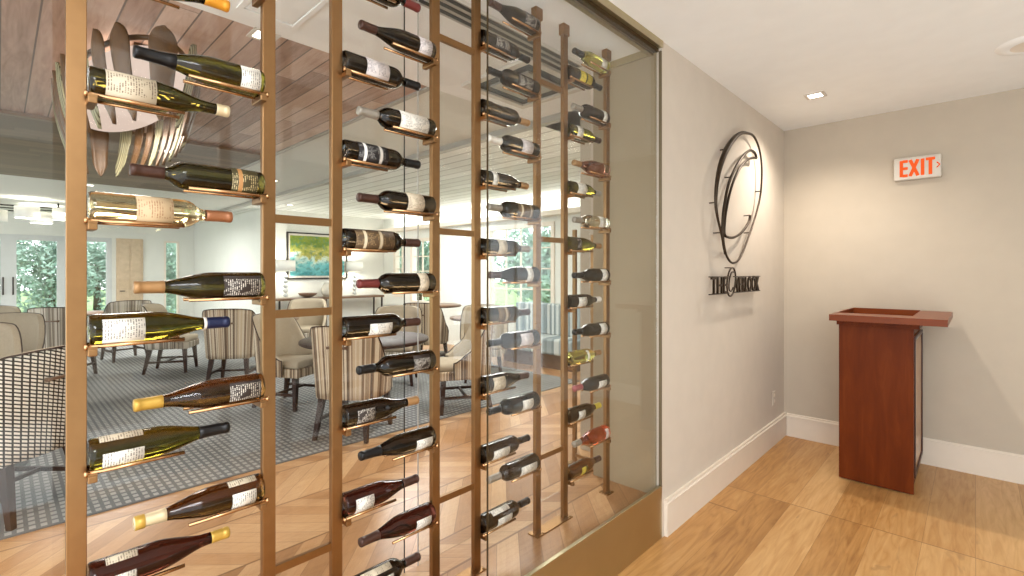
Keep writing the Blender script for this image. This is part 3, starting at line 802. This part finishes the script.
# ------------------------------------------------------------------ chandelier with leaf veneers
ch = thing('leaf_chandelier', 'oval chandelier of brown and pale striped leaf veneers under the board ceiling', 'chandelier', (-4.10, .57, ZC))
A, Bb = 1.10, .29
def oval(a, s=1.0, z=0): return Vector((A*s*cos(a), Bb*s*sin(a), z))
for z, s in ((-.07, .96),):
    bm = bmesh.new()
    tube(bm, [oval(2*PI*i/64, s, z) for i in range(64)], .014, 8, True); mk('ring', bm, M['leafwood'], ch, True)
bm = bmesh.new(); vs = [bm.verts.new(oval(2*PI*i/48, .93, -.125)) for i in range(48)]; vt = [bm.verts.new(oval(2*PI*i/48, .93, -.10)) for i in range(48)]
bm.faces.new(vs); bm.faces.new(vt[::-1])
for i in range(48): bm.faces.new((vs[i], vt[i], vt[(i+1) % 48], vs[(i+1) % 48]))
mk('diffuser', bm, M['diffuser'], ch)
for sx in (-.6, 0, .6):
    mk('stem', tube(bmesh.new(), [(sx, 0, -.11), (sx, 0, 0)], .012, 8), M['dark_metal'], ch)
mk('canopy', Bx(-.75, .75, -.06, .06, -.025, -.001, bev=.006), M['leafwood'], ch)
def petal(kind):
    bm = bmesh.new(); n = 24; H = .46; front, back = [], []
    for i in range(n+1):
        t = (i/n)**1.6; z = -H*t
        w = .062*math.sqrt(max(.04, 1-((.22-t)/.22)**2)) if t < .22 else .062*(1-.25*(t-.22)/.5) if t < .72 else .047*(1-((t-.72)/.28)**1.6)+.002
        yo = .045*(1-t)**2 - .04*t*t + .02*sin(t*PI)
        row = []
        for s in (-1, -.5, 0, .5, 1): row.append((s*w, yo+.012*(1-s*s), z))
        front.append([bm.verts.new(p) for p in row]); back.append([bm.verts.new((p[0], p[1]-.006, p[2])) for p in row])
    for i in range(n):
        for j in range(4):
            bm.faces.new((front[i][j], front[i+1][j], front[i+1][j+1], front[i][j+1])).smooth = True
            bm.faces.new((back[i][j], back[i][j+1], back[i+1][j+1], back[i+1][j])).smooth = True
        for j in (0, 4): bm.faces.new((front[i][j], back[i][j], back[i+1][j], front[i+1][j]))
    for i in (0, n):
        for j in range(4): bm.faces.new((front[i][j], front[i][j+1], back[i][j+1], back[i][j]))
    bmesh.ops.recalc_face_normals(bm, faces=bm.faces)
    me = bpy.data.meshes.new('leaf'); bm.to_mesh(me); bm.free(); me.materials.append(M['leafwood'] if kind == 0 else M['leafpale']); return me
pm = [petal(0), petal(1)]
# equal arc spacing
tab = [(2*PI*i/720) for i in range(720)]; acc = [0]
for i in range(719): acc.append(acc[-1]+(oval(tab[i+1])-oval(tab[i])).length)
NP = 28
for k in range(NP):
    tgt = acc[-1]*k/NP; i = min(range(720), key=lambda q: abs(acc[q]-tgt)); a = tab[i]
    p = oval(a, 1, -.03); nrm = Vector((cos(a)/A, sin(a)/Bb, 0)).normalized()
    o = link('leaf', pm[0 if k % 3 != 1 else 1], ch, p)
    o.rotation_euler = (0, 0, math.atan2(nrm.y, nrm.x)-PI/2)

# ------------------------------------------------------------------ ceiling fittings over the display
cs = thing('ceiling_cassette', 'square white ceiling air cassette behind the wine racks', 'air vent', (-2.2, 2.45, ZC))
bm = bmesh.new(); h = .31; w = .05
box(bm, -h, h, -h, -h+w, -.02, 0, bev=.003); box(bm, -h, h, h-w, h, -.02, 0, bev=.003); box(bm, -h, -h+w, -h+w, h-w, -.02, 0, bev=.003); box(bm, h-w, h, -h+w, h-w, -.02, 0, bev=.003)
mk('frame', bm, M['white'], cs); mk('grille', Bx(-.17, .17, -.17, .17, -.018, 0, bev=.004), M['grey'], cs)
mk('recess', Bx(-.26, .26, -.26, .26, -.004, -.0005), M['dark_metal'], cs)
sl = thing('slot_diffuser', 'long dark slot diffuser in the ceiling behind the rear glass', 'air vent', (-1.82, 1.2, ZC))
for dx in (-.05, 0, .05): mk('slot', Bx(dx-.012, dx+.012, -1.4, 1.25, -.006, -.0005), M['dark_metal'], sl)
mk('frame', Bx(-.08, .08, -1.42, 1.27, -.004, -.0004), M['grey'], sl)
rv = thing('return_grille', 'flush return air grille beside the board ceiling edge', 'air vent', (-2.36, .92, ZC))
bm = bmesh.new()
for a in ((-.2, .2, -.14, -.115), (-.2, .2, .115, .14), (-.2, -.175, -.115, .115), (.175, .2, -.115, .115)): box(bm, *a, -.008, 0, bev=.002)
mk('frame', bm, M['ceiling'], rv); mk('cover', Bx(-.165, .165, -.105, .105, -.005, -.0005, bev=.002), M['ceiling'], rv)

# ------------------------------------------------------------------ dining furniture
def fillet_box(bm, x0, x1, y0, y1, z0, z1, r, mi=0):
    return box(bm, x0, x1, y0, y1, z0, z1, bev=r, mi=mi)
chair_cache = {}
def chair_parts(fab):
    if fab in chair_cache: return chair_cache[fab]
    fm = {'stripe': M['stripe'], 'hound': M['hound'], 'grey': M['stripe_grey']}[fab]
    out = []
    def keep(name, bm, mats, par=None, smooth=False):
        me = bpy.data.meshes.new(name); bm.normal_update(); bm.to_mesh(me); bm.free()
        for m in (mats if isinstance(mats, list) else [mats]): me.materials.append(m)
        if smooth:
            for p in me.polygons: p.use_smooth = True
        out.append((name, me, par))
    # back shell
    bm = bmesh.new(); NPH, NZ = 36, 8; PH = math.radians(112)
    def pt(ph, v, inner):
        a = abs(ph)/PH
        zt = .99 - .02*(a/.38)**2 if a < .38 else .97-.44*(.5-.5*cos(PI*(a-.38)/.62))
        zb = .36; z = zb+(zt-zb)*v
        fl = 1+.13*(z-.36)/.6
        rx, ry = .305*fl, .285*fl
        if inner: rx -= .05; ry -= .05
        sx = abs(sin(ph))**.72*(1 if ph >= 0 else -1); sy = abs(cos(ph))**.72*(1 if cos(ph) >= 0 else -1)
        return (rx*sx, -ry*sy, z)
    go = [[bm.verts.new(pt(-PH+2*PH*i/NPH, j/NZ, False)) for j in range(NZ+1)] for i in range(NPH+1)]
    gi = [[bm.verts.new(pt(-PH+2*PH*i/NPH, j/NZ, True)) for j in range(NZ+1)] for i in range(NPH+1)]
    for i in range(NPH):
        for j in range(NZ):
            f = bm.faces.new((go[i][j], go[i+1][j], go[i+1][j+1], go[i][j+1])); f.material_index = 0; f.smooth = True
            f = bm.faces.new((gi[i][j], gi[i][j+1], gi[i+1][j+1], gi[i+1][j])); f.material_index = 1; f.smooth = True
        f = bm.faces.new((go[i][NZ], go[i+1][NZ], gi[i+1][NZ], gi[i][NZ])); f.material_index = 1
        f = bm.faces.new((go[i][0], gi[i][0], gi[i+1][0], go[i+1][0])); f.material_index = 0
    for i in (0, NPH):
        for j in range(NZ):
            f = bm.faces.new((go[i][j], go[i][j+1], gi[i][j+1], gi[i][j])); f.material_index = 1
    bmesh.ops.recalc_face_normals(bm, faces=bm.faces)
    keep('backrest', bm, [fm, M['tan_fabric']])
    pip = [pt(-PH, j/NZ, False) for j in range(NZ)] + [pt(-PH+2*PH*i/NPH, 1, False) for i in range(NPH+1)] + [pt(PH, j/NZ, False) for j in range(NZ-1, -1, -1)]
    keep('piping', tube(bmesh.new(), pip, .006, 6), M['walnut'])
    bm = bmesh.new(); hy = pt(0, .72, False)[1]
    box(bm, -.085, .085, hy-.022, hy-.004, .80, .818, bev=.004)
    for s in (-1, 1): box(bm, s*.08-.01, s*.08+.01, hy-.02, hy+.02, .797, .821, bev=.003)
    keep('back_handle', bm, M['walnut_mid'])
    bm = bmesh.new(); fillet_box(bm, -.235, .235, -.22, .29, .435, .515, .03); keep('seat', bm, M['tan_fabric'], None, True)
    bm = bmesh.new(); fillet_box(bm, -.245, .245, -.225, .295, .345, .437, .012); keep('seat_apron', bm, fm)
    for sx, sy in ((-1, 1), (1, 1), (-1, -1), (1, -1)):
        bm = bmesh.new(); x0, y0 = sx*.20, (.235 if sy > 0 else -.19)
        x1, y1 = sx*.235, (.26 if sy > 0 else -.26)
        vs = []
        for (x, y, z, h) in ((x1, y1, .002, .016), (x0, y0, .36, .026)):
            vs.append([bm.verts.new((x+a*h, y+c*h, z)) for a, c in ((-1, -1), (1, -1), (1, 1), (-1, 1))])
        bm.faces.new(vs[0][::-1]); bm.faces.new(vs[1])
        for k in range(4): bm.faces.new((vs[0][k], vs[0][(k+1) % 4], vs[1][(k+1) % 4], vs[1][k]))
        keep('leg', bm, M['walnut'])
    for sx in (-1, 1):
        keep('stretcher', Bx(sx*.222-.01, sx*.222+.01, -.23, .25, .15, .178), M['walnut'])
    keep('stretcher', Bx(-.215, .215, -.01, .01, .152, .176), M['walnut'])
    chair_cache[fab] = out
    return out
def chair(x, y, face_deg, fab, label, group='upholstered dining chairs'):
    """face_deg: direction the sitter looks, degrees from +x"""
    t = thing('dining_chair', label, 'chair', (x, y, .008), math.radians(face_deg-90), group)
    for name, me, par in chair_parts(fab): link(name, me, t)
    return t
chair(-4.27, .03, 225, 'hound', 'barrel chair in black and white woven fabric with dark legs, by the lone post')
chair(-6.2, -.18, 0, 'grey', 'tan barrel chair facing the glass, behind the black and white chair')
chair(-7.55, .02, -10, 'grey', 'tan barrel chair with grey striped side, second behind the black and white chair')
chair(-9.4, -.1, 0, 'grey', 'tan barrel chair low behind two others near the glazed doors')
chair(-7.05, 2.13, 145, 'stripe', 'brown striped chair back standing alone on the carpet by the navy-capped bottle')
chair(-8.6, 1.75, 60, 'grey', 'grey striped chair turned side-on beyond the brown striped chair back')
chair(-5.45, 2.2, 28, 'stripe', 'striped chair with pale inner back facing the pedestal table')
chair(-4.08, 2.22, 125, 'stripe', 'tall brown striped chair back with wooden handle at the carpet edge')
chair(-3.98, 3.42, 240, 'stripe', 'striped chair side-on with dark piping beside the second ladder rack')
chair(-5.55, 3.62, -42, 'grey', 'tan chair facing the glass across the pedestal table')
chair(-8.35, 3.65, -30, 'grey', 'tan chair in front of the painting and console')
chair(-10.3, 1.45, 190, 'grey', 'grey striped chair back at the far table by the oak door')
chair(-9.0, .62, 150, 'grey', 'small grey striped chair near the glazed doors')
chair(-4.85, 4.55, -45, 'grey', 'pale round-backed chair in front of the big grid window')
chair(-6.2, 4.6, 120, 'stripe', 'striped chair at the tall table by the narrow windows')

def table(x, y, r, label, mat=None, h=.745, base=True):
    t = thing('dining_table', label, 'table', (x, y, .008), 0, 'round pedestal tables')
    m = mat or M['walnut']
    mk('tabletop', lathe(bmesh.new(), [(0, h-.04), (r-.02, h-.04), (r, h-.03), (r, h-.006), (r-.006, h), (0, h)], 48), m, t)
    mk('column', lathe(bmesh.new(), [(0, .03), (.05, .03), (.04, .1), (.04, h-.06), (.09, h-.04), (0, h-.04)], 24), M['dark_metal'], t)
    mk('base', lathe(bmesh.new(), [(0, .0), (.28, .0), (.28, .012), (.06, .03), (0, .03)], 32), M['dark_metal'], t)
    return t
table(-4.72, 2.70, .66, 'round dark walnut table between the striped chairs')
table(-5.25, -.12, .42, 'round dark table behind the black and white chair')
table(-7.95, 2.75, .55, 'round table beyond the brown striped chair back', M['walnut_mid'])
table(-6.95, 5.35, .45, 'tall brown pedestal table by the narrow window', M['walnut_mid'], h=.88)
table(-5.75, 5.2, .40, 'brown table in front of the striped banquette', M['walnut_mid'])
table(-11.4, .95, .5, 'low table near the glazed garden doors', M['walnut_mid'])
table(-9.35, 4.35, .35, 'small dark table in front of the console', M['walnut'])

# banquette under the big window
bq = thing('banquette', 'blue-grey striped channelled banquette under the big grid window', 'bench', (-4.95, 6.0, 0))
bm = bmesh.new()
nx = 14; Wd = 1.5
for k in range(nx):
    x0 = -Wd/2+Wd*k/nx; box(bm, x0, x0+Wd/nx, .08, .26, .46, .95, bev=.02)
mk('backrest', bm, M['banquette'], bq)
mk('seat', Bx(-Wd/2, Wd/2, -.32, .12, .22, .46, bev=.03), M['banquette'], bq)
mk('plinth', Bx(-Wd/2+.03, Wd/2-.03, -.24, .24, 0, .22), M['walnut_mid'], bq)

# console, lamps, vases, painting
cn = thing('console_table', 'long slim console table with dark legs under the painting', 'console', (-9.96, 4.85, 0))
mk('tabletop', Bx(-.2, .2, -1.15, 1.2, .90, .945, bev=.004), M['walnut_mid'], cn)
for y in (-1.1, 0, 1.15):
    for x in (-.17, .17): mk('leg', Bx(x-.015, x+.015, y-.015, y+.015, 0.0, .90), M['dark_metal'], cn)
mk('shelf', Bx(-.18, .18, -1.1, 1.15, .2, .225), M['walnut_mid'], cn)
def table_lamp(y, label):
    t = thing('table_lamp', label, 'lamp', (-9.95, y, .945), 0, 'lamps on the console')
    mk('base', lathe(bmesh.new(), [(0, 0), (.075, 0), (.075, .015), (.02, .022), (0, .022)], 24), M['ceramic'], t)
    bm = bmesh.new()
    for k in range(5):
        c = .06+k*.092; prof = [(.012, c-.046)] + [(.046*sin(a), c-.044*cos(a)) for a in [PI*i/8 for i in range(1, 8)]] + [(.012, c+.046)]
        lathe(bm, prof, 16)
    mk('stem', bm, plain('clear_grey_beads', srgb(196, 200, 198), .15, var=.15, scale=30), t)
    mk('lamp_shade', lathe(bmesh.new(), [(.165, .54), (.18, .54), (.18, .75), (.165, .75), (.165, .54)], 32), M['shade'], t)
    return t
table_lamp(3.93, 'white drum table lamp with beaded stem at the wall-jog end of the console')
table_lamp(5.42, 'white drum table lamp with beaded stem at the window end of the console')
def vase(y, pr, label, m):
    t = single('vase', lathe(bmesh.new(), pr, 24), m, label, 'vase', 'vases on the console', True); t.location = (-9.9, y, .945)
vase(4.75, [(0, 0), (.06, 0), (.10, .08), (.11, .16), (.07, .25), (.05, .28), (.06, .30), (.045, .30), (.04, .27), (0, .2)], 'round grey vase on the console under the painting', M['ceramic'])
vase(5.02, [(0, 0), (.07, 0), (.08, .12), (.075, .34), (.06, .40), (.05, .40), (.05, .3), (0, .25)], 'taller brownish vase on the console beside the round grey one', plain('brown_ceramic', srgb(150, 132, 112), .5, var=.15, scale=15))
vase(4.35, [(0, 0), (.06, 0), (.16, .05), (.19, .09), (.18, .09), (.14, .055), (0, .03)], 'low wide bowl on the console under the painting', M['walnut_mid'])
pa = thing('painting', 'large green and teal abstract landscape painting in a slim dark frame', 'painting', (-10.2, 0, 0))
bm = bmesh.new(); y0, y1, z0, z1 = 4.04, 5.36, 1.32, 2.29; w = .028
for a in ((y0, y1, z0, z0+w), (y0, y1, z1-w, z1), (y0, y0+w, z0+w, z1-w), (y1-w, y1, z0+w, z1-w)): box(bm, 0, .05, *a)
mk('frame', bm, M['dark_metal'], pa)
mk('mount', Bx(0, .02, y0+w, y1-w, z0+w, z1-w), M['white'], pa)
mk('canvas', Bx(.02, .026, y0+w+.04, y1-w-.04, z0+w+.04, z1-w-.04), M['painting'], pa)

# far pendant cluster
pc = thing('drum_chandelier', 'black rod chandelier with white drum shades near the glazed doors', 'chandelier', (-12.2, .35, ZC))
bm = bmesh.new()
for y in (-.75, .75): tube(bm, [(-.5, y, -.14), (.5, y, -.14)], .014, 6)
for x in (-.5, .5): tube(bm, [(x, -.75, -.14), (x, .75, -.14)], .014, 6)
for y in (-.4, .4): tube(bm, [(0, y, 0), (0, y, -.14)], .012, 6)
tube(bm, [(0, -.75, -.14), (0, .75, -.14)], .012, 6)
mk('rod_frame', bm, M['dark_metal'], pc)
for x, y in ((.5, -.5), (.5, -.02), (.5, .45), (-.5, .7), (-.5, .2), (-.5, -.4)):
    mk('drum_shade', lathe(bmesh.new(), [(.15, -.34), (.16, -.34), (.16, -.14), (.15, -.14), (.15, -.34)], 24), M['shade'], pc, loc=(x, y, 0))

# brass stand behind the rear glass
st = thing('brass_stand', 'slim brass frame stand behind the glass near the end panel', 'stand', (-2.133, 3.025, 0), math.radians(-9))
for x, h in ((-.094, 1.78), (.094, 1.73)):
    mk('upright', Bx(x-.015, x+.015, -.012, .012, .012, h, bev=.002), M['brass'], st)
    mk('foot', Bx(x-.02, x+.02, -.13, .13, 0, .012, bev=.002), M['brass'], st)
for z in (.17, .06): mk('crossbar', Bx(-.08, .08, -.008, .008, z-.01, z+.01), M['brass'], st)

# ------------------------------------------------------------------ trees outside
def tree_meshes(seed, h, rad, nl=5200):
    rnd = random.Random(seed)
    bm = tube(bmesh.new(), [(0, 0, 0), (.03, .02, h*.3), (-.03, 0, h*.6)], .1, 8, rads=[.13, .1, .05])
    tm = bpy.data.meshes.new('trunk'); bm.to_mesh(tm); bm.free(); tm.materials.append(M['bark'])
    bm = bmesh.new()
    blobs = [(Vector((rnd.uniform(-.6, .6)*rad, rnd.uniform(-.6, .6)*rad, rnd.uniform(.06, .85)*h)), rnd.uniform(.4, .7)*rad) for _ in range(24)]
    for _ in range(nl):
        c, r = rnd.choice(blobs)
        v = Vector((rnd.gauss(0, 1), rnd.gauss(0, 1), rnd.gauss(0, 1))).normalized()*r*rnd.uniform(.6, 1.0)
        p = c+v
        if p.z < .1: continue
        a = Vector((rnd.gauss(0, 1), rnd.gauss(0, 1), rnd.gauss(0, 1))).normalized(); b_ = a.orthogonal().normalized()
        s = rnd.uniform(.05, .10)
        vs = [bm.verts.new(p+a*s), bm.verts.new(p+b_*s*.55), bm.verts.new(p-a*s), bm.verts.new(p-b_*s*.55)]
        bm.faces.new(vs)
    cm = bpy.data.meshes.new('crown'); bm.to_mesh(cm); bm.free(); cm.materials.append(M['leaf'])
    return tm, cm
tms = [tree_meshes(3, 3.2, .95), tree_meshes(9, 3.8, 1.0)]
spots = [(-20.6, -1.6, 0, 'bushy tree beyond the glazed doors, behind the door handles'), (-21, 1.1, 1, 'bushy tree beyond the glazed door leaf beside the lone post'), (-20.6, 3.8, 0, 'bushy tree beyond the fixed pane beside the oak door'),
         (-20.6, 6.6, 1, 'bushy tree beyond the narrow sidelight'), (-24.2, -.4, 1, 'bushy tree in the second row, in the gap behind the door handles'), (-24.5, 2.6, 0, 'bushy tree in the second row, in the gap before the oak door'), (-24.3, 5.4, 1, 'bushy tree in the second row behind the narrow sidelight'),
         (-15.3, 11, 0, 'bushy tree beyond the slit window at the room corner'), (-12.4, 10.8, 1, 'bushy tree beyond the narrow three-column window'), (-9.4, 11.2, 0, 'bushy tree beyond the big grid window, at its near edge'), (-6.6, 11.0, 1, 'bushy tree beyond the middle of the big grid window')]
for x, y, k, lab in spots:
    t = thing('tree', lab, 'tree', (x, y, -.12), x*1.7, 'trees outside the dining room')
    link('trunk', tms[k][0], t); link('crown', tms[k][1], t)

# ------------------------------------------------------------------ light
w = bpy.data.worlds.new('World'); scene.world = w; w.use_nodes = True
nt = w.node_tree; nt.nodes.clear(); b = NB(nt)
bg = b.n('ShaderNodeBackground'); bg.inputs[0].default_value = (.92, .965, 1.0, 1); bg.inputs[1].default_value = 3.1
ow = b.n('ShaderNodeOutputWorld'); b.link(bg.outputs[0], ow.inputs[0])

def area(name, loc, sx, sy, power, col=(1, .9, .78), rot=(0, 0, 0), spread=PI):
    ld = bpy.data.lights.new(name, 'AREA'); ld.shape = 'RECTANGLE'; ld.size = sx; ld.size_y = sy; ld.energy = power; ld.color = col; ld.spread = spread
    o = bpy.data.objects.new(name, ld); COL.objects.link(o); o.location = loc; o.rotation_euler = rot; return o
def spot(name, loc, power, angle=80, blend=.6, col=(1, .93, .84), rot=(0, 0, 0), r=.04):
    ld = bpy.data.lights.new(name, 'SPOT'); ld.energy = power; ld.spot_size = math.radians(angle); ld.spot_blend = blend; ld.color = col; ld.shadow_soft_size = r
    o = bpy.data.objects.new(name, ld); COL.objects.link(o); o.location = loc; o.rotation_euler = rot; return o
spot('downlight_beam', (-.83, 4.08, 2.70), 84, 142, 1.0, col=(1, .9, .78), r=.03)
area('lobby_fill_light', (.9, -.6, 2.69), .9, .9, 66, (.9, .95, 1))  # added fill lamps without fixtures, out of view, to lift the lobby
area('lobby_fill_light', (2.5, -.7, 2.69), .7, .7, 50, (.9, .95, 1))
area('dining_fill_light', (-3.2, 3.6, 2.68), 1.0, 1.0, 72, (1, .99, .97))  # added fill panels without fixtures, brightening the dining room
area('dining_fill_light', (-7.0, 4.6, 2.68), 1.4, 1.4, 118, (1, 1, .98))
area('dining_fill_light', (-11.5, 1.4, 2.5), 1.6, 1.6, 118, (1, 1, .98))
def bulb(name, loc, power, col=(1, .95, .88), r=.08):
    ld = bpy.data.lights.new(name, 'POINT'); ld.energy = power; ld.color = col; ld.shadow_soft_size = r
    o = bpy.data.objects.new(name, ld); COL.objects.link(o); o.location = loc
bulb('table_lamp_bulb', (-9.95, 3.93, 1.59), 22); bulb('table_lamp_bulb', (-9.95, 5.42, 1.59), 22)
for x, y in ((-11.7, .33), (-12.7, .55)): bulb('pendant_bulb', (x, y, 2.46), 22)
area('ceiling_fill_strip', (-6.2, 6.22, 2.46), 7.0, .08, 30, (1, 1, .98), (PI, 0, 0))  # added uplight strip, brightens the dining ceiling
area('chandelier_uplight', (-4.10, .57, 2.64), 1.5, .3, 5, (1, .72, .55), (PI, 0, 0))
area('chandelier_light', (-4.15, .57, 2.585), 1.6, .3, 26, (1, .88, .76))

# ------------------------------------------------------------------ camera
cam = bpy.data.cameras.new('camera'); co = bpy.data.objects.new('camera', cam); COL.objects.link(co)
cam.sensor_fit = 'HORIZONTAL'; cam.sensor_width = 36; cam.lens = 487.6/1024*36
cam.shift_y = -15.2/1024
cam.clip_start = .02; cam.clip_end = 200
co.location = (0, 0, 1.45); co.rotation_euler = (PI/2, 0, math.radians(43.545))
scene.camera = co
vs = scene.view_settings
vs.view_transform = 'Standard'; vs.look = 'None'; vs.exposure = 0.16; vs.gamma = 1.0
vs.use_curve_mapping = False
